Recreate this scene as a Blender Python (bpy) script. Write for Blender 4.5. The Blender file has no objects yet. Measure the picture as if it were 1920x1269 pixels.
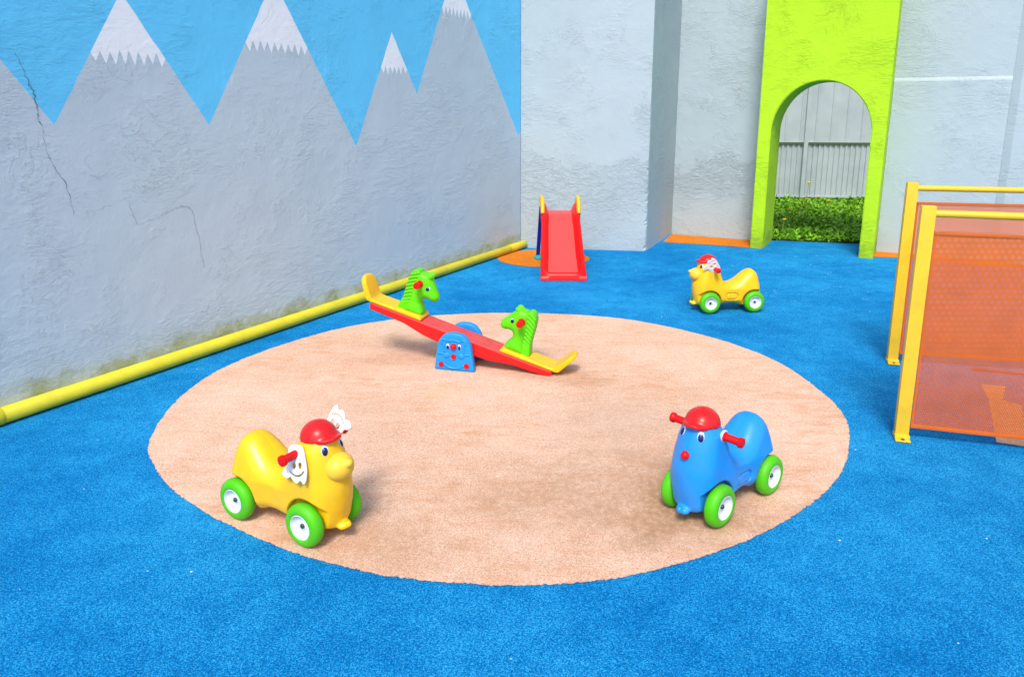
import bpy, bmesh, math, random
import numpy as np
from mathutils import Vector, Matrix

random.seed(7)
RNG = np.random.default_rng(11)
R = math.radians
scene = bpy.context.scene
COL = scene.collection

# ------------------------------------------------------------------ objects
def tag(o, label=None, cat=None, group=None, kind=None):
    if label: o['label'] = label
    if cat: o['category'] = cat
    if group: o['group'] = group
    if kind: o['kind'] = kind
    return o

def empty(name, loc, rz=0.0):
    o = bpy.data.objects.new(name, None)
    o.empty_display_size = 0.05
    o.location = loc
    o.rotation_euler = (0, 0, rz)
    COL.objects.link(o)
    return o

def obj(name, verts, faces, mats, parent=None, smooth=True, mi=None):
    me = bpy.data.meshes.new(name)
    me.from_pydata([tuple(map(float, v)) for v in verts], [], [tuple(map(int, f)) for f in faces])
    if not isinstance(mats, (list, tuple)): mats = [mats]
    for m in mats: me.materials.append(m)
    if mi is not None:
        me.polygons.foreach_set('material_index', list(mi))
    me.polygons.foreach_set('use_smooth', [smooth] * len(me.polygons))
    me.update()
    o = bpy.data.objects.new(name, me)
    COL.objects.link(o)
    if parent: o.parent = parent
    return o

def bobj(name, bm, mats, parent=None, smooth=True, angle=None):
    me = bpy.data.meshes.new(name)
    bmesh.ops.recalc_face_normals(bm, faces=bm.faces)
    bm.to_mesh(me); bm.free()
    if not isinstance(mats, (list, tuple)): mats = [mats]
    for m in mats: me.materials.append(m)
    me.polygons.foreach_set('use_smooth', [smooth] * len(me.polygons))
    if smooth and angle:
        me.set_sharp_from_angle(angle=R(angle))
    me.update()
    o = bpy.data.objects.new(name, me)
    COL.objects.link(o)
    if parent: o.parent = parent
    return o

def children(o):
    return [c for c in bpy.data.objects if c.parent is o]

def copy_tree(o, parent=None):
    kids = children(o)
    c = o.copy(); COL.objects.link(c); c.parent = parent
    for k in kids: copy_tree(k, c)
    return c

def box(bm, x0, x1, y0, y1, z0, z1, bev=0.0, mat=Matrix(), seg=2):
    r = bmesh.ops.create_cube(bm, size=1.0)
    vs = r['verts']
    bmesh.ops.transform(bm, verts=vs, matrix=mat @ Matrix.Translation(((x0 + x1) / 2, (y0 + y1) / 2, (z0 + z1) / 2)) @ Matrix.Diagonal((x1 - x0, y1 - y0, z1 - z0, 1)))
    if bev:
        es = list({e for v in vs for e in v.link_edges})
        bmesh.ops.bevel(bm, geom=es, offset=bev, segments=seg, profile=0.6, affect='EDGES')

def lathe(bm, prof, mat=Matrix(), n=40, cap=True):
    """prof: (radius, along z)"""
    rings = []
    for r, z in prof:
        if r < 1e-6:
            rings.append([bm.verts.new(mat @ Vector((0, 0, z)))])
        else:
            rings.append([bm.verts.new(mat @ Vector((r * math.cos(2 * math.pi * i / n), r * math.sin(2 * math.pi * i / n), z))) for i in range(n)])
    for a, b in zip(rings[:-1], rings[1:]):
        if len(a) == 1 and len(b) == 1: continue
        for i in range(n):
            j = (i + 1) % n
            if len(a) == 1: bm.faces.new((a[0], b[i], b[j]))
            elif len(b) == 1: bm.faces.new((a[i], b[0], a[j]))
            else: bm.faces.new((a[i], b[i], b[j], a[j]))
    if cap:
        for ring in (rings[0], rings[-1]):
            if len(ring) > 1: bm.faces.new(ring)

def tube(bm, pts, rad, n=12, closed=False, ry=None):
    """swept tube along pts (elliptical if ry)"""
    pts = [Vector(p) for p in pts]
    N = len(pts); rings = []
    prev = None
    for i, p in enumerate(pts):
        a = pts[i - 1] if (i > 0 or closed) else p
        b = pts[(i + 1) % N] if (i < N - 1 or closed) else p
        t = (b - a).normalized()
        if prev is None:
            up = Vector((0, 1, 0)) if abs(t.y) < 0.9 else Vector((0, 0, 1))
        else: up = prev
        u = (up - t * up.dot(t)).normalized(); prev = u
        v = t.cross(u)
        rr = rad[i] if isinstance(rad, (list, tuple)) else rad
        r2 = rr if ry is None else ry
        rings.append([bm.verts.new(p + u * (r2 * math.cos(2 * math.pi * k / n)) + v * (rr * math.sin(2 * math.pi * k / n))) for k in range(n)])
    for i in range(N if closed else N - 1):
        a, b = rings[i], rings[(i + 1) % N]
        for k in range(n):
            l = (k + 1) % n
            bm.faces.new((a[k], b[k], b[l], a[l]))
    if not closed:
        bm.faces.new(rings[0]); bm.faces.new(list(reversed(rings[-1])))

def catmull(P, n=6, closed=True):
    P = [np.array(p, float) for p in P]; out = []
    N = len(P)
    rng = range(N) if closed else range(N - 1)
    for i in rng:
        if closed: p0, p1, p2, p3 = P[i - 1], P[i], P[(i + 1) % N], P[(i + 2) % N]
        else: p0, p1, p2, p3 = P[max(i - 1, 0)], P[i], P[i + 1], P[min(i + 2, N - 1)]
        for k in range(n):
            t = k / n
            out.append(0.5 * ((2 * p1) + (-p0 + p2) * t + (2 * p0 - 5 * p1 + 4 * p2 - p3) * t * t + (-p0 + 3 * p1 - 3 * p2 + p3) * t ** 3))
    if not closed: out.append(P[-1])
    return np.array(out)

# ------------------------------------------------------------------ signed distance modelling
def poly_sdf(PX, PY, poly):
    poly = np.asarray(poly, float)
    d = np.full(PX.shape, 1e9); s = np.ones(PX.shape)
    N = len(poly)
    for i in range(N):
        a = poly[i]; b = poly[i - 1]
        ex, ey = b[0] - a[0], b[1] - a[1]
        wx, wy = PX - a[0], PY - a[1]
        L = ex * ex + ey * ey
        if L < 1e-14: continue
        t = np.clip((wx * ex + wy * ey) / L, 0, 1)
        bx, by = wx - ex * t, wy - ey * t
        d = np.minimum(d, bx * bx + by * by)
        c1 = PY >= a[1]; c2 = PY < b[1]; c3 = ex * wy > ey * wx
        flip = (c1 & c2 & c3) | (~c1 & ~c2 & ~c3)
        s = np.where(flip, -s, s)
    return s * np.sqrt(d)

def smin(a, b, k):
    h = np.clip(0.5 + 0.5 * (b - a) / k, 0, 1)
    return b + (a - b) * h - k * h * (1 - h)
def smax(a, b, k): return -smin(-a, -b, k)

def rounded(d2, w, absy, r):
    a = d2 + r; b = absy - (w - r)
    return np.minimum(np.maximum(a, b), 0) + np.hypot(np.maximum(a, 0), np.maximum(b, 0)) - r

def surface_nets(f, lo, hi, h):
    ax = [np.arange(l, u + h, h) for l, u in zip(lo, hi)]
    X = ax[0][:, None, None]; Y = ax[1][None, :, None]; Z = ax[2][None, None, :]
    V = f(X, Y, Z)
    V = np.broadcast_to(V, (len(ax[0]), len(ax[1]), len(ax[2]))).astype(float)
    V = np.where(np.abs(V) < 1e-9, 1e-9, V)
    nx, ny, nz = V.shape
    S = V < 0
    acc = np.zeros((nx - 1, ny - 1, nz - 1, 3)); cnt = np.zeros((nx - 1, ny - 1, nz - 1))
    corner = lambda i, j, k: V[i:nx - 1 + i, j:ny - 1 + j, k:nz - 1 + k]
    for axis in range(3):
        o1, o2 = [a for a in range(3) if a != axis]
        for p in (0, 1):
            for q in (0, 1):
                c0 = [0, 0, 0]; c0[o1] = p; c0[o2] = q
                c1 = list(c0); c1[axis] = 1
                a = corner(*c0); b = corner(*c1)
                m = (a < 0) != (b < 0)
                t = np.where(m, a / np.where(m, a - b, 1), 0)
                off = np.zeros(a.shape + (3,)); off[..., o1] = p; off[..., o2] = q; off[..., axis] = t
                acc += np.where(m[..., None], off, 0); cnt += m
    act = cnt > 0
    idx = -np.ones(act.shape, int); idx[act] = np.arange(act.sum())
    I = np.argwhere(act)
    verts = (I + acc[act] / cnt[act][:, None]) * h + np.array(lo)
    faces = []
    for axis in range(3):
        o1, o2 = [(1, 2), (2, 0), (0, 1)][axis]
        sl0 = [slice(None)] * 3; sl1 = [slice(None)] * 3
        sl0[axis] = slice(0, -1); sl1[axis] = slice(1, None)
        for o in (o1, o2): sl0[o] = slice(1, -1); sl1[o] = slice(1, -1)
        a = S[tuple(sl0)]; b = S[tuple(sl1)]
        E = np.argwhere(a != b)
        if len(E) == 0: continue
        base = E.copy(); base[:, o1] += 1; base[:, o2] += 1
        def cell(d1, d2):
            c = base.copy(); c[:, o1] += d1; c[:, o2] += d2
            return idx[c[:, 0], c[:, 1], c[:, 2]]
        q = np.stack([cell(-1, -1), cell(0, -1), cell(0, 0), cell(-1, 0)], 1)
        fl = b[tuple(E.T)]
        q[fl] = q[fl][:, ::-1]
        faces.append(q)
    faces = np.concatenate(faces)
    return verts, faces

def sdf_obj(name, f, lo, hi, h, mats, parent, relax=2, mat=None):
    v, q = surface_nets(f, lo, hi, h)
    bm = bmesh.new()
    vs = [bm.verts.new(p) for p in v]
    for fa in q:
        try: bm.faces.new([vs[i] for i in fa])
        except ValueError: pass
    for _ in range(relax):
        bmesh.ops.smooth_vert(bm, verts=bm.verts, factor=0.5, use_axis_x=True, use_axis_y=True, use_axis_z=True)
    if mat: bmesh.ops.transform(bm, verts=bm.verts, matrix=mat)
    return bobj(name, bm, mats, parent)

# ------------------------------------------------------------------ materials
def srgb(r, g, b):
    f = lambda c: (c / 255 / 12.92) if c / 255 <= 0.04045 else ((c / 255 + 0.055) / 1.055) ** 2.4
    return (f(r), f(g), f(b), 1)

class NT:
    def __init__(s, name):
        s.m = bpy.data.materials.new(name); s.m.use_nodes = True
        s.t = s.m.node_tree; s.p = s.t.nodes['Principled BSDF']
        s.tc = None
    def n(s, typ, **kw):
        x = s.t.nodes.new(typ)
        for k, v in kw.items():
            if k in x.inputs.keys(): x.inputs[k].default_value = v
            else: setattr(x, k, v)
        return x
    def l(s, a, b): s.t.links.new(a, b)
    def coord(s):
        if not s.tc: s.tc = s.n('ShaderNodeTexCoord')
        return s.tc.outputs['Object']
    def mapping(s, scale=(1, 1, 1), rot=(0, 0, 0), src=None):
        m = s.n('ShaderNodeMapping')
        m.inputs['Scale'].default_value = scale; m.inputs['Rotation'].default_value = rot
        s.l(src or s.coord(), m.inputs['Vector']); return m.outputs[0]
    def noise(s, scale, detail=3, rough=0.5, dist=0.0, src=None):
        x = s.n('ShaderNodeTexNoise'); x.inputs['Scale'].default_value = scale
        x.inputs['Detail'].default_value = detail; x.inputs['Roughness'].default_value = rough
        x.inputs['Distortion'].default_value = dist
        s.l(src or s.coord(), x.inputs['Vector']); return x.outputs['Fac']
    def ramp(s, src, stops, interp='LINEAR'):
        r = s.n('ShaderNodeValToRGB'); r.color_ramp.interpolation = interp
        e = r.color_ramp.elements
        while len(e) < len(stops): e.new(0.5)
        for k, (p, c) in zip(e, stops):
            k.position = p; k.color = c if not isinstance(c, (int, float)) else (c, c, c, 1)
        s.l(src, r.inputs['Fac']); return r.outputs['Color']
    def math(s, op, a, b=None, clamp=False):
        x = s.n('ShaderNodeMath'); x.operation = op; x.use_clamp = clamp
        for i, v in enumerate((a, b)):
            if v is None: continue
            if isinstance(v, (int, float)): x.inputs[i].default_value = v
            else: s.l(v, x.inputs[i])
        return x.outputs[0]
    def mix(s, fac, a, b, blend='MIX'):
        x = s.n('ShaderNodeMix'); x.data_type = 'RGBA'; x.blend_type = blend
        for sock, v in ((x.inputs['Factor'], fac), (x.inputs['A'], a), (x.inputs['B'], b)):
            pass
        for i, v in ((0, fac), (6, a), (7, b)):
            if isinstance(v, (int, float, tuple)): x.inputs[i].default_value = v
            else: s.l(v, x.inputs[i])
        return x.outputs[2]
    def sep(s, src=None):
        x = s.n('ShaderNodeSeparateXYZ'); s.l(src or s.coord(), x.inputs[0]); return x.outputs
    def bump(s, h, strength=1.0, dist=0.01, normal=None):
        b = s.n('ShaderNodeBump'); b.inputs['Strength'].default_value = strength
        b.inputs['Distance'].default_value = dist
        s.l(h, b.inputs['Height'])
        if normal: s.l(normal, b.inputs['Normal'])
        return b.outputs[0]
    def done(s, col=None, rough=None, normal=None, spec=None):
        for k, v in (('Base Color', col), ('Roughness', rough), ('Normal', normal), ('Specular IOR Level', spec)):
            if v is None: continue
            if isinstance(v, (int, float, tuple)): s.p.inputs[k].default_value = v
            else: s.l(v, s.p.inputs[k])
        return s.m

def plastic(name, c, rough=0.38, var=0.12, spec=0.28, scuff=0.12, dirt=0.0, seam=False):
    t = NT(name)
    n1 = t.noise(7, 4, 0.6)
    c2 = tuple(x * (1 - var) for x in c[:3]) + (1,)
    c3 = tuple(min(1, x * (1 + var * .5)) for x in c[:3]) + (1,)
    col = t.ramp(n1, [(0.3, c2), (0.5, c), (0.72, c3)])
    sc = t.ramp(t.noise(60, 5, 0.7), [(0.62, 0.0), (0.75, scuff)])
    pale = tuple(min(1, x * .85 + 0.06) for x in c[:3]) + (1,)
    col = t.mix(sc, col, pale)
    if dirt:
        col = t.mix(t.ramp(t.noise(16, 6, 0.7), [(0.48, 0.0), (0.72, dirt)]), col, (0.20, 0.16, 0.11, 1))
    ro = t.math('ADD', t.math('MULTIPLY', t.noise(25, 3), 0.22), rough - 0.1)
    hh = t.noise(180, 2)
    if seam:
        ya = t.math('ABSOLUTE', t.sep()[1])
        sl_ = t.ramp(t.math('MULTIPLY', ya, 100.0), [(0.10, 1.0), (0.26, 0.0)])
        col = t.mix(t.math('MULTIPLY', sl_, 0.22), col, tuple(x * .45 for x in c[:3]) + (1,))
    nb = t.bump(hh, 0.06, 0.002)
    return t.done(col, ro, nb, spec)

def paint_metal(name, c, rough=0.35):
    t = NT(name)
    n1 = t.noise(9, 4, 0.6)
    c2 = tuple(x * 0.86 for x in c[:3]) + (1,)
    col = t.ramp(n1, [(0.3, c2), (0.6, c)])
    chip = t.ramp(t.noise(45, 4, 0.65), [(0.70, 0.0), (0.74, 0.7)])
    col = t.mix(chip, col, (c[0] * .5, c[1] * .42, c[2] * .4, 1))
    return t.done(col, t.math('ADD', t.math('MULTIPLY', t.noise(30), .25), rough - .1), t.bump(t.noise(90, 3), .08, .003))

def plaster(name, c, ang, rough_amt=1.0, band=None, grime=False, grime_c=None):
    """trowelled, painted plaster; ang = direction of the wall in plan"""
    t = NT(name)
    loc = t.mapping(rot=(0, 0, -ang))               # x along the wall, z up
    def laps(scale, tilt, dist, stops, det=6):
        m = t.mapping(scale, (0, R(tilt), 0), src=loc)
        n = t.noise(1.0, det, 0.66, dist, src=m)
        st = []
        for k, (p, w) in enumerate(stops):
            st += [(p, k / len(stops)), (p + w, (k + 1) / len(stops))]
        return t.ramp(n, st)
    patch = t.ramp(t.noise(1.5, 4, 0.62, 0.5, src=loc), [(0.47, 0.04), (0.62, 1.0)])
    patch2 = t.ramp(t.noise(2.1, 4, 0.62, 0.3, src=t.mapping((1, 1, 1), (0, 0, R(70)), src=loc)), [(0.50, 0.0), (0.62, 1.0)])
    l1 = laps((5, 5, 15), 36, .7, [(.40, .018), (.50, .015), (.58, .015)])
    l2 = laps((9, 9, 26), -28, .9, [(.43, .02), (.52, .02), (.60, .02)])
    l3 = laps((4, 4, 4), 10, 1.6, [(.46, .012), (.57, .012)], 8)
    h = t.math('MULTIPLY', t.math('ADD', t.math('MULTIPLY', l1, 0.26), t.math('MULTIPLY', l2, 0.22)), patch)
    h = t.math('ADD', h, t.math('MULTIPLY', t.math('MULTIPLY', l3, 0.30), patch2))
    l4 = laps((24, 24, 44), 30, .6, [(.44, .03), (.54, .03), (.62, .03)])
    h = t.math('ADD', h, t.math('MULTIPLY', t.math('MULTIPLY', l4, 0.13), t.math('ADD', t.math('MULTIPLY', patch2, .8), .2)))
    h = t.math('ADD', h, t.math('MULTIPLY', t.noise(48, 3, 0.6, src=loc), 0.11))
    h = t.math('ADD', h, t.math('MULTIPLY', t.noise(3.2, 3, 0.5, src=loc), 0.9))
    z = t.sep(loc)[2]
    if band:
        wob = t.math('ADD', z, t.math('MULTIPLY', t.math('SUBTRACT', t.noise(2.0, 6, 0.66, 0.4, src=loc), 0.5), 0.80))
        bf = t.ramp(t.math('MULTIPLY', wob, 0.5), [(band[0] / 2 - .16, 0.0), (band[0] / 2, 1.0), (band[1] / 2 - .012, 1.0), (band[1] / 2, 0.0)])
        chips = laps((13, 13, 18), 12, 1.0, [(.40, .02), (.48, .02), (.56, .02)], 7)
        h = t.math('ADD', h, t.math('MULTIPLY', t.math('MULTIPLY', bf, chips), 0.50))
        h = t.math('SUBTRACT', h, t.math('MULTIPLY', bf, 0.25))
        low = t.ramp(z, [(0.0, 1.0), (0.55, 0.15), (0.7, 0.0)])
        h = t.math('ADD', h, t.math('MULTIPLY', t.math('MULTIPLY', low, laps((17, 17, 17), 0, .8, [(.42, .03), (.52, .03), (.60, .03)], 7)), 0.35))
    c2 = tuple(x * 0.95 for x in c[:3]) + (1,)
    c3 = tuple(min(1, x * 1.04) for x in c[:3]) + (1,)
    col = t.ramp(t.noise(0.9, 4, 0.6, src=loc), [(0.3, c2), (0.5, c), (0.7, c3)])
    col = t.mix(t.ramp(t.noise(7, 6, .7, src=loc), [(0.50, 0.0), (0.75, 0.12)]), col, (c[0] * .78, c[1] * .84, c[2] * .90, 1))
    col = t.mix(t.ramp(t.noise(33, 5, .7, src=loc), [(0.70, 0.0), (0.76, 0.30)]), col, (c[0] * .45, c[1] * .5, c[2] * .55, 1))
    if grime:
        wob = t.math('ADD', z, t.math('MULTIPLY', t.math('SUBTRACT', t.noise(3.2, 6, 0.66, src=loc), 0.5), -0.30))
        gf = t.ramp(wob, [(0.08, 1.0), (0.14, 0.85), (0.19, 0.0)])
        streak = t.ramp(t.noise(5, 5, 0.6, 0.6, src=loc), [(0.38, 0.15), (0.58, 1.0)])
        col = t.mix(t.math('MULTIPLY', gf, streak), col, grime_c or (0.33, 0.37, 0.22, 1))
        low = t.ramp(wob, [(0.14, 1.0), (0.40, 0.0)])
        rough2 = laps((12, 12, 22), 25, 1.0, [(.42, .03), (.52, .03), (.60, .03)], 7)
        h = t.math('ADD', h, t.math('MULTIPLY', t.math('MULTIPLY', low, rough2), 0.45))
    nb = t.bump(h, 1.0, 0.0115 * rough_amt)
    return t.done(col, 0.72, nb, 0.3)

def carpet(name, dark, mid, light, streak=None, stain=None, speck=0.0, base_scale=290):
    t = NT(name)
    vo = t.n('ShaderNodeTexVoronoi'); vo.inputs['Scale'].default_value = base_scale
    jit = t.n('ShaderNodeTexNoise'); jit.inputs['Scale'].default_value = 60; t.l(t.coord(), jit.inputs['Vector'])
    wv = t.n('ShaderNodeVectorMath'); wv.operation = 'MULTIPLY_ADD'; t.l(jit.outputs['Color'], wv.inputs[0]); wv.inputs[1].default_value = (.012, .012, .012); t.l(t.coord(), wv.inputs[2])
    t.l(wv.outputs[0], vo.inputs['Vector'])
    f1 = t.sep(vo.outputs['Color'])[0]
    f1 = t.math('ADD', t.math('MULTIPLY', f1, 0.42), 0.29)
    f2 = t.noise(150, 4, 0.75)
    big = t.noise(0.9, 4, 0.6)
    mid2 = t.noise(6, 4, 0.6)
    v = t.math('ADD', t.math('MULTIPLY', f1, 0.5), t.math('MULTIPLY', f2, 0.5))
    v = t.math('ADD', v, t.math('MULTIPLY', t.math('SUBTRACT', big, 0.5), 0.24))
    v = t.math('ADD', v, t.math('MULTIPLY', t.math('SUBTRACT', mid2, 0.5), 0.14))
    col = t.ramp(v, [(0.38, dark), (0.50, mid), (0.63, light)])
    if streak:
        m = t.mapping((5.0, 17, 1), (0, 0, R(10)))
        s = t.noise(1.0, 6, 0.66, 0.5, src=m)
        m2 = t.mapping((9, 60, 1), (0, 0, R(12)))
        s2 = t.noise(1.0, 5, 0.7, 0.4, src=m2)
        ss = t.math('ADD', t.math('MULTIPLY', s, .72), t.math('MULTIPLY', s2, .28))
        amt = t.math('MULTIPLY', t.ramp(ss, [(0.46, 0.0), (0.62, 0.58)]), t.ramp(t.noise(1.3, 3, .6), [(0.40, .08), (0.62, 1.0)]))
        col = t.mix(amt, col, streak)
    for (cx, cy, rx, ry, c, a, rot) in (stain or []):
        mp = t.n('ShaderNodeMapping'); mp.vector_type = 'TEXTURE'
        mp.inputs['Location'].default_value = (cx, cy, 0); mp.inputs['Scale'].default_value = (rx, ry, 1)
        mp.inputs['Rotation'].default_value = (0, 0, rot)
        t.l(t.coord(), mp.inputs['Vector'])
        o = t.sep(mp.outputs[0])
        d = t.math('SQRT', t.math('ADD', t.math('MULTIPLY', o[0], o[0]), t.math('MULTIPLY', o[1], o[1])))
        d = t.math('ADD', d, t.math('MULTIPLY', t.math('SUBTRACT', t.noise(5, 5, .68), .5), 1.5))
        k = t.math('MULTIPLY', t.ramp(d, [(0.35, a), (1.0, 0.0)]), t.ramp(t.noise(32, 4, .7), [(0.36, 0.45), (0.60, 1.0)]))
        col = t.mix(k, col, c)
    if speck:
        sp = t.ramp(t.noise(95, 1, 0.5), [(0.735, 0.0), (0.76, speck)])
        col = t.mix(sp, col, (0.75, 0.85, 0.9, 1))
    h = t.math('SUBTRACT', t.math('MULTIPLY', f2, 1.2), t.math('MULTIPLY', vo.outputs['Distance'], 0.55))
    h = t.math('ADD', h, t.math('MULTIPLY', t.noise(14, 3), 0.7))
    nb = t.bump(h, 0.9, 0.0045)
    return t.done(col, 0.95, nb, 0.08)

M = {}
M['yellow'] = plastic('yellow_plastic', (0.86, 0.495, 0.004, 1), 0.34, spec=0.5, scuff=.3, dirt=.10, seam=True)
M['pale_yellow'] = plastic('snout_plastic', (0.85, 0.51, 0.045, 1), 0.36)
M['seat_yellow'] = plastic('seat_plastic', (0.85, 0.47, 0.010, 1), 0.34)
M['blue'] = plastic('blue_plastic', (0.012, 0.255, 0.72, 1), 0.34, scuff=.3, dirt=.10, seam=True, spec=0.4)
M['base_blue'] = plastic('seesaw_base_plastic', (0.012, 0.26, 0.70, 1), 0.36)
M['red'] = plastic('red_plastic', (0.68, 0.003, 0.004, 1), 0.36)
M['cap_red'] = plastic('cap_plastic', (0.62, 0.014, 0.016, 1), 0.26, scuff=0.5)
M['worn_sheen_red'] = plastic('worn_sheen_slide_plastic', (0.70, 0.060, 0.055, 1), 0.36, var=.08, scuff=0.4)  # chute floor: wear plus pale sky reflection painted into the red
M['green'] = plastic('green_plastic', (0.105, 0.58, 0.004, 1), 0.40)
M['tyre'] = plastic('tyre_plastic', (0.070, 0.48, 0.004, 1), 0.45, dirt=0.35)
M['navy'] = plastic('navy_plastic', (0.004, 0.010, 0.26, 1), 0.38)
M['teal'] = plastic('teal_plastic', (0.004, 0.36, 0.38, 1), 0.4)
M['white'] = plastic('white_plastic', (0.78, 0.79, 0.80, 1), 0.32, var=.04)
M['rim'] = plastic('rim_plastic', (0.64, 0.69, 0.73, 1), 0.3, var=.05, dirt=0.25)
M['ring'] = plastic('pale_ring_plastic', (0.38, 0.58, 0.78, 1), 0.35)
t = NT('steel'); M['steel'] = t.done((0.12, 0.13, 0.14, 1), 0.35); M['steel'].node_tree.nodes['Principled BSDF'].inputs['Metallic'].default_value = 0.9
t = NT('eye_white'); M['eyew'] = t.done((0.82, 0.83, 0.84, 1), 0.2)
t = NT('eye_blue'); M['eyeb'] = t.done((0.008, 0.030, 0.34, 1), 0.15)
t = NT('eye_black'); M['eyek'] = t.done((0.004, 0.004, 0.006, 1), 0.12)
M['post'] = paint_metal('yellow_paint', (0.80, 0.50, 0.022, 1))
M['pipe'] = paint_metal('pipe_paint', (0.64, 0.56, 0.020, 1), 0.5)
M['orange_metal'] = paint_metal('orange_paint', (0.58, 0.115, 0.003, 1), 0.5)
M['dark_red_metal'] = paint_metal('dark_red_paint', (0.28, 0.012, 0.03, 1), 0.45)
t = NT('zinc_paint')
M['zinc'] = t.done(t.ramp(t.noise(2.2, 4, .6), [(.3, (0.34, .40, .42, 1)), (.7, (0.42, .485, .505, 1))]), 0.5, None, 0.4)

LA = math.atan2(5.243, 2.967)      # left wall direction in plan
BA = R(-29.4)                      # arch wall direction in plan
grey = (0.475, 0.562, 0.615, 1)
M['wall_left'] = plaster('plaster_mural_grey', grey, LA, 0.82, grime=True)
M['wall_sky'] = plaster('plaster_mural_sky', (0.125, 0.56, 0.86, 1), LA, 0.82)
M['wall_snow'] = plaster('plaster_mural_snow', (0.82, 0.83, 0.85, 1), LA, 0.5)
pale = (0.385, 0.460, 0.488, 1)
M['wall_slide'] = plaster('plaster_pale_corner', pale, R(-9), 1.0, band=(0.62, 1.08))
M['wall_return'] = plaster('plaster_pale_return', pale, R(65), 0.9, band=(0.62, 1.08))
M['wall_back'] = plaster('plaster_pale_back', pale, BA, 1.15, band=(0.66, 1.02))
M['wall_right'] = plaster('plaster_pale_right', pale, BA, 0.8)
M['lime'] = plaster('plaster_lime', (0.40, 0.66, 0.012, 1), BA, 1.3, grime=True, grime_c=(0.28, 0.42, 0.02, 1))
t = NT('crack_dark'); M['crack'] = t.done((0.12, 0.14, 0.165, 1), 0.9)

M['carpet_blue'] = carpet('blue_carpet', (0.000, 0.090, 0.31, 1), (0.000, 0.195, 0.51, 1), (0.040, 0.42, 0.76, 1))
st = (0.42, 0.235, 0.13, 1)
M['carpet_peach'] = carpet('peach_carpet', (0.56, 0.315, 0.195, 1), (0.755, 0.485, 0.345, 1), (0.85, 0.65, 0.52, 1), streak=(0.62, 0.265, 0.12, 1),
    stain=[(0.72, 2.85, .50, .34, st, .92, R(40)), (0.40, 3.05, .95, .45, st, .56, R(20)), (1.28, 2.70, .34, .24, st, .62, R(35)), (-0.62, 2.62, .5, .25, st, .42, R(-20)),
           (0.25, 4.42, .42, .22, st, .55, R(-10)), (-0.85, 4.75, .40, .16, (0.46, .25, .15, 1), .38, 0), (0.55, 3.75, .5, .5, (0.42, .33, .27, 1), .30, 0),
           (-0.43, 4.14, .10, .07, (0.66, .31, .09, 1), .2, R(-20))])
M['carpet_orange'] = carpet('orange_carpet', (0.50, 0.13, 0.012, 1), (0.66, 0.19, 0.016, 1), (0.76, 0.27, 0.03, 1))
t = NT('soil'); M['soil'] = t.done(t.ramp(t.noise(5, 6, .7), [(.3, (0.03, .05, .012, 1)), (.6, (0.06, .10, .02, 1)), (.8, (.10, .09, .05, 1))]), 0.95, t.bump(t.noise(30, 4), .8, .02), .1)
t = NT('weed_leaf')
g1 = t.noise(26, 3, .6)
M['leaf'] = t.done(t.ramp(g1, [(.30, (0.06, .20, .003, 1)), (.5, (0.15, .40, .006, 1)), (.70, (0.36, .60, .02, 1))]), 0.5, None, 0.35)
t = NT('stem'); M['stem'] = t.done((0.20, 0.30, 0.06, 1), 0.6)
t = NT('petal'); M['petal'] = t.done((0.86, 0.64, 0.01, 1), 0.6)
t = NT('lint'); M['lint'] = t.done((0.75, 0.80, 0.80, 1), 0.8)

# ------------------------------------------------------------------ ground
def sheet(name, poly, z, m, parent=None):
    bm = bmesh.new()
    vs = [bm.verts.new((p[0], p[1], z)) for p in poly]
    f = bm.faces.new(vs)
    bmesh.ops.triangulate(bm, faces=[f])
    for f in bm.faces:
        if f.normal.z < 0: f.normal_flip()
    me = bpy.data.meshes.new(name); bm.to_mesh(me); bm.free()
    me.materials.append(m)
    o = bpy.data.objects.new(name, me); COL.objects.link(o)
    if parent: o.parent = parent
    return o

D1 = Vector((math.cos(LA), math.sin(LA))); N1 = Vector((D1.y, -D1.x))
D2 = Vector((math.cos(BA), math.sin(BA))); N2 = Vector((-D2.y, D2.x))      # N2 points away from the camera
A1 = Vector((-2.9, 3.7)); A3 = Vector((3.094, 9.40))
def L(s, o=0.0): return A1 + D1 * s + N1 * o
def B(s, n=0.0): return A3 + D2 * s + N2 * n

tag(sheet('ground', [(-200, -200), (200, -200), (200, 200), (-200, 200)], -0.02, M['soil']), kind='structure')
yard = [L(-14, -.1), L(6.1, -.1), (1.6, 8.85), (2.15, 10.0), B(-1.0, .10), B(.17, .10), (3.44, 9.39), (4.52, 9.13), B(1.42, .0), B(1.5, .10), B(7, .10), (9.5, -8), (-6, -9)]
tag(sheet('play_surface', yard, 0.0, M['carpet_blue']), kind='structure')

ell = [(-1.896,3.415),(-1.993,3.738),(-2.035,4.165),(-1.973,4.586),(-1.759,5.031),(-1.397,5.478),(-0.932,5.761),(-0.318,5.905),(0.317,5.889),(0.925,5.715),(1.467,5.259),(1.777,4.744),(1.871,4.165),(1.845,3.774),(1.718,3.445),(1.572,3.19),(1.368,2.945),(1.064,2.691),(0.75,2.508),(0.418,2.376),(0.156,2.327),(-0.098,2.324),(-0.375,2.354),(-0.647,2.424),(-0.955,2.561),(-1.296,2.771),(-1.593,3.015),(-1.784,3.244)]
def fuzzy(P, n, a, a2):
    Q = catmull(P, n); c = Q.mean(0)
    w = np.convolve(np.tile(RNG.normal(size=len(Q)), 3), np.ones(5) / 5, 'same')[len(Q):2 * len(Q)]
    d = Q - c; d /= np.linalg.norm(d, axis=1)[:, None]
    return Q + d * (RNG.normal(size=len(Q)) * a + w * a2)[:, None]
tag(sheet('carpet_circle', fuzzy(ell, 40, .0022, .0035), 0.004, M['carpet_peach']), kind='structure')
th = np.linspace(0, 2 * math.pi, 40, endpoint=False)
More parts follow.
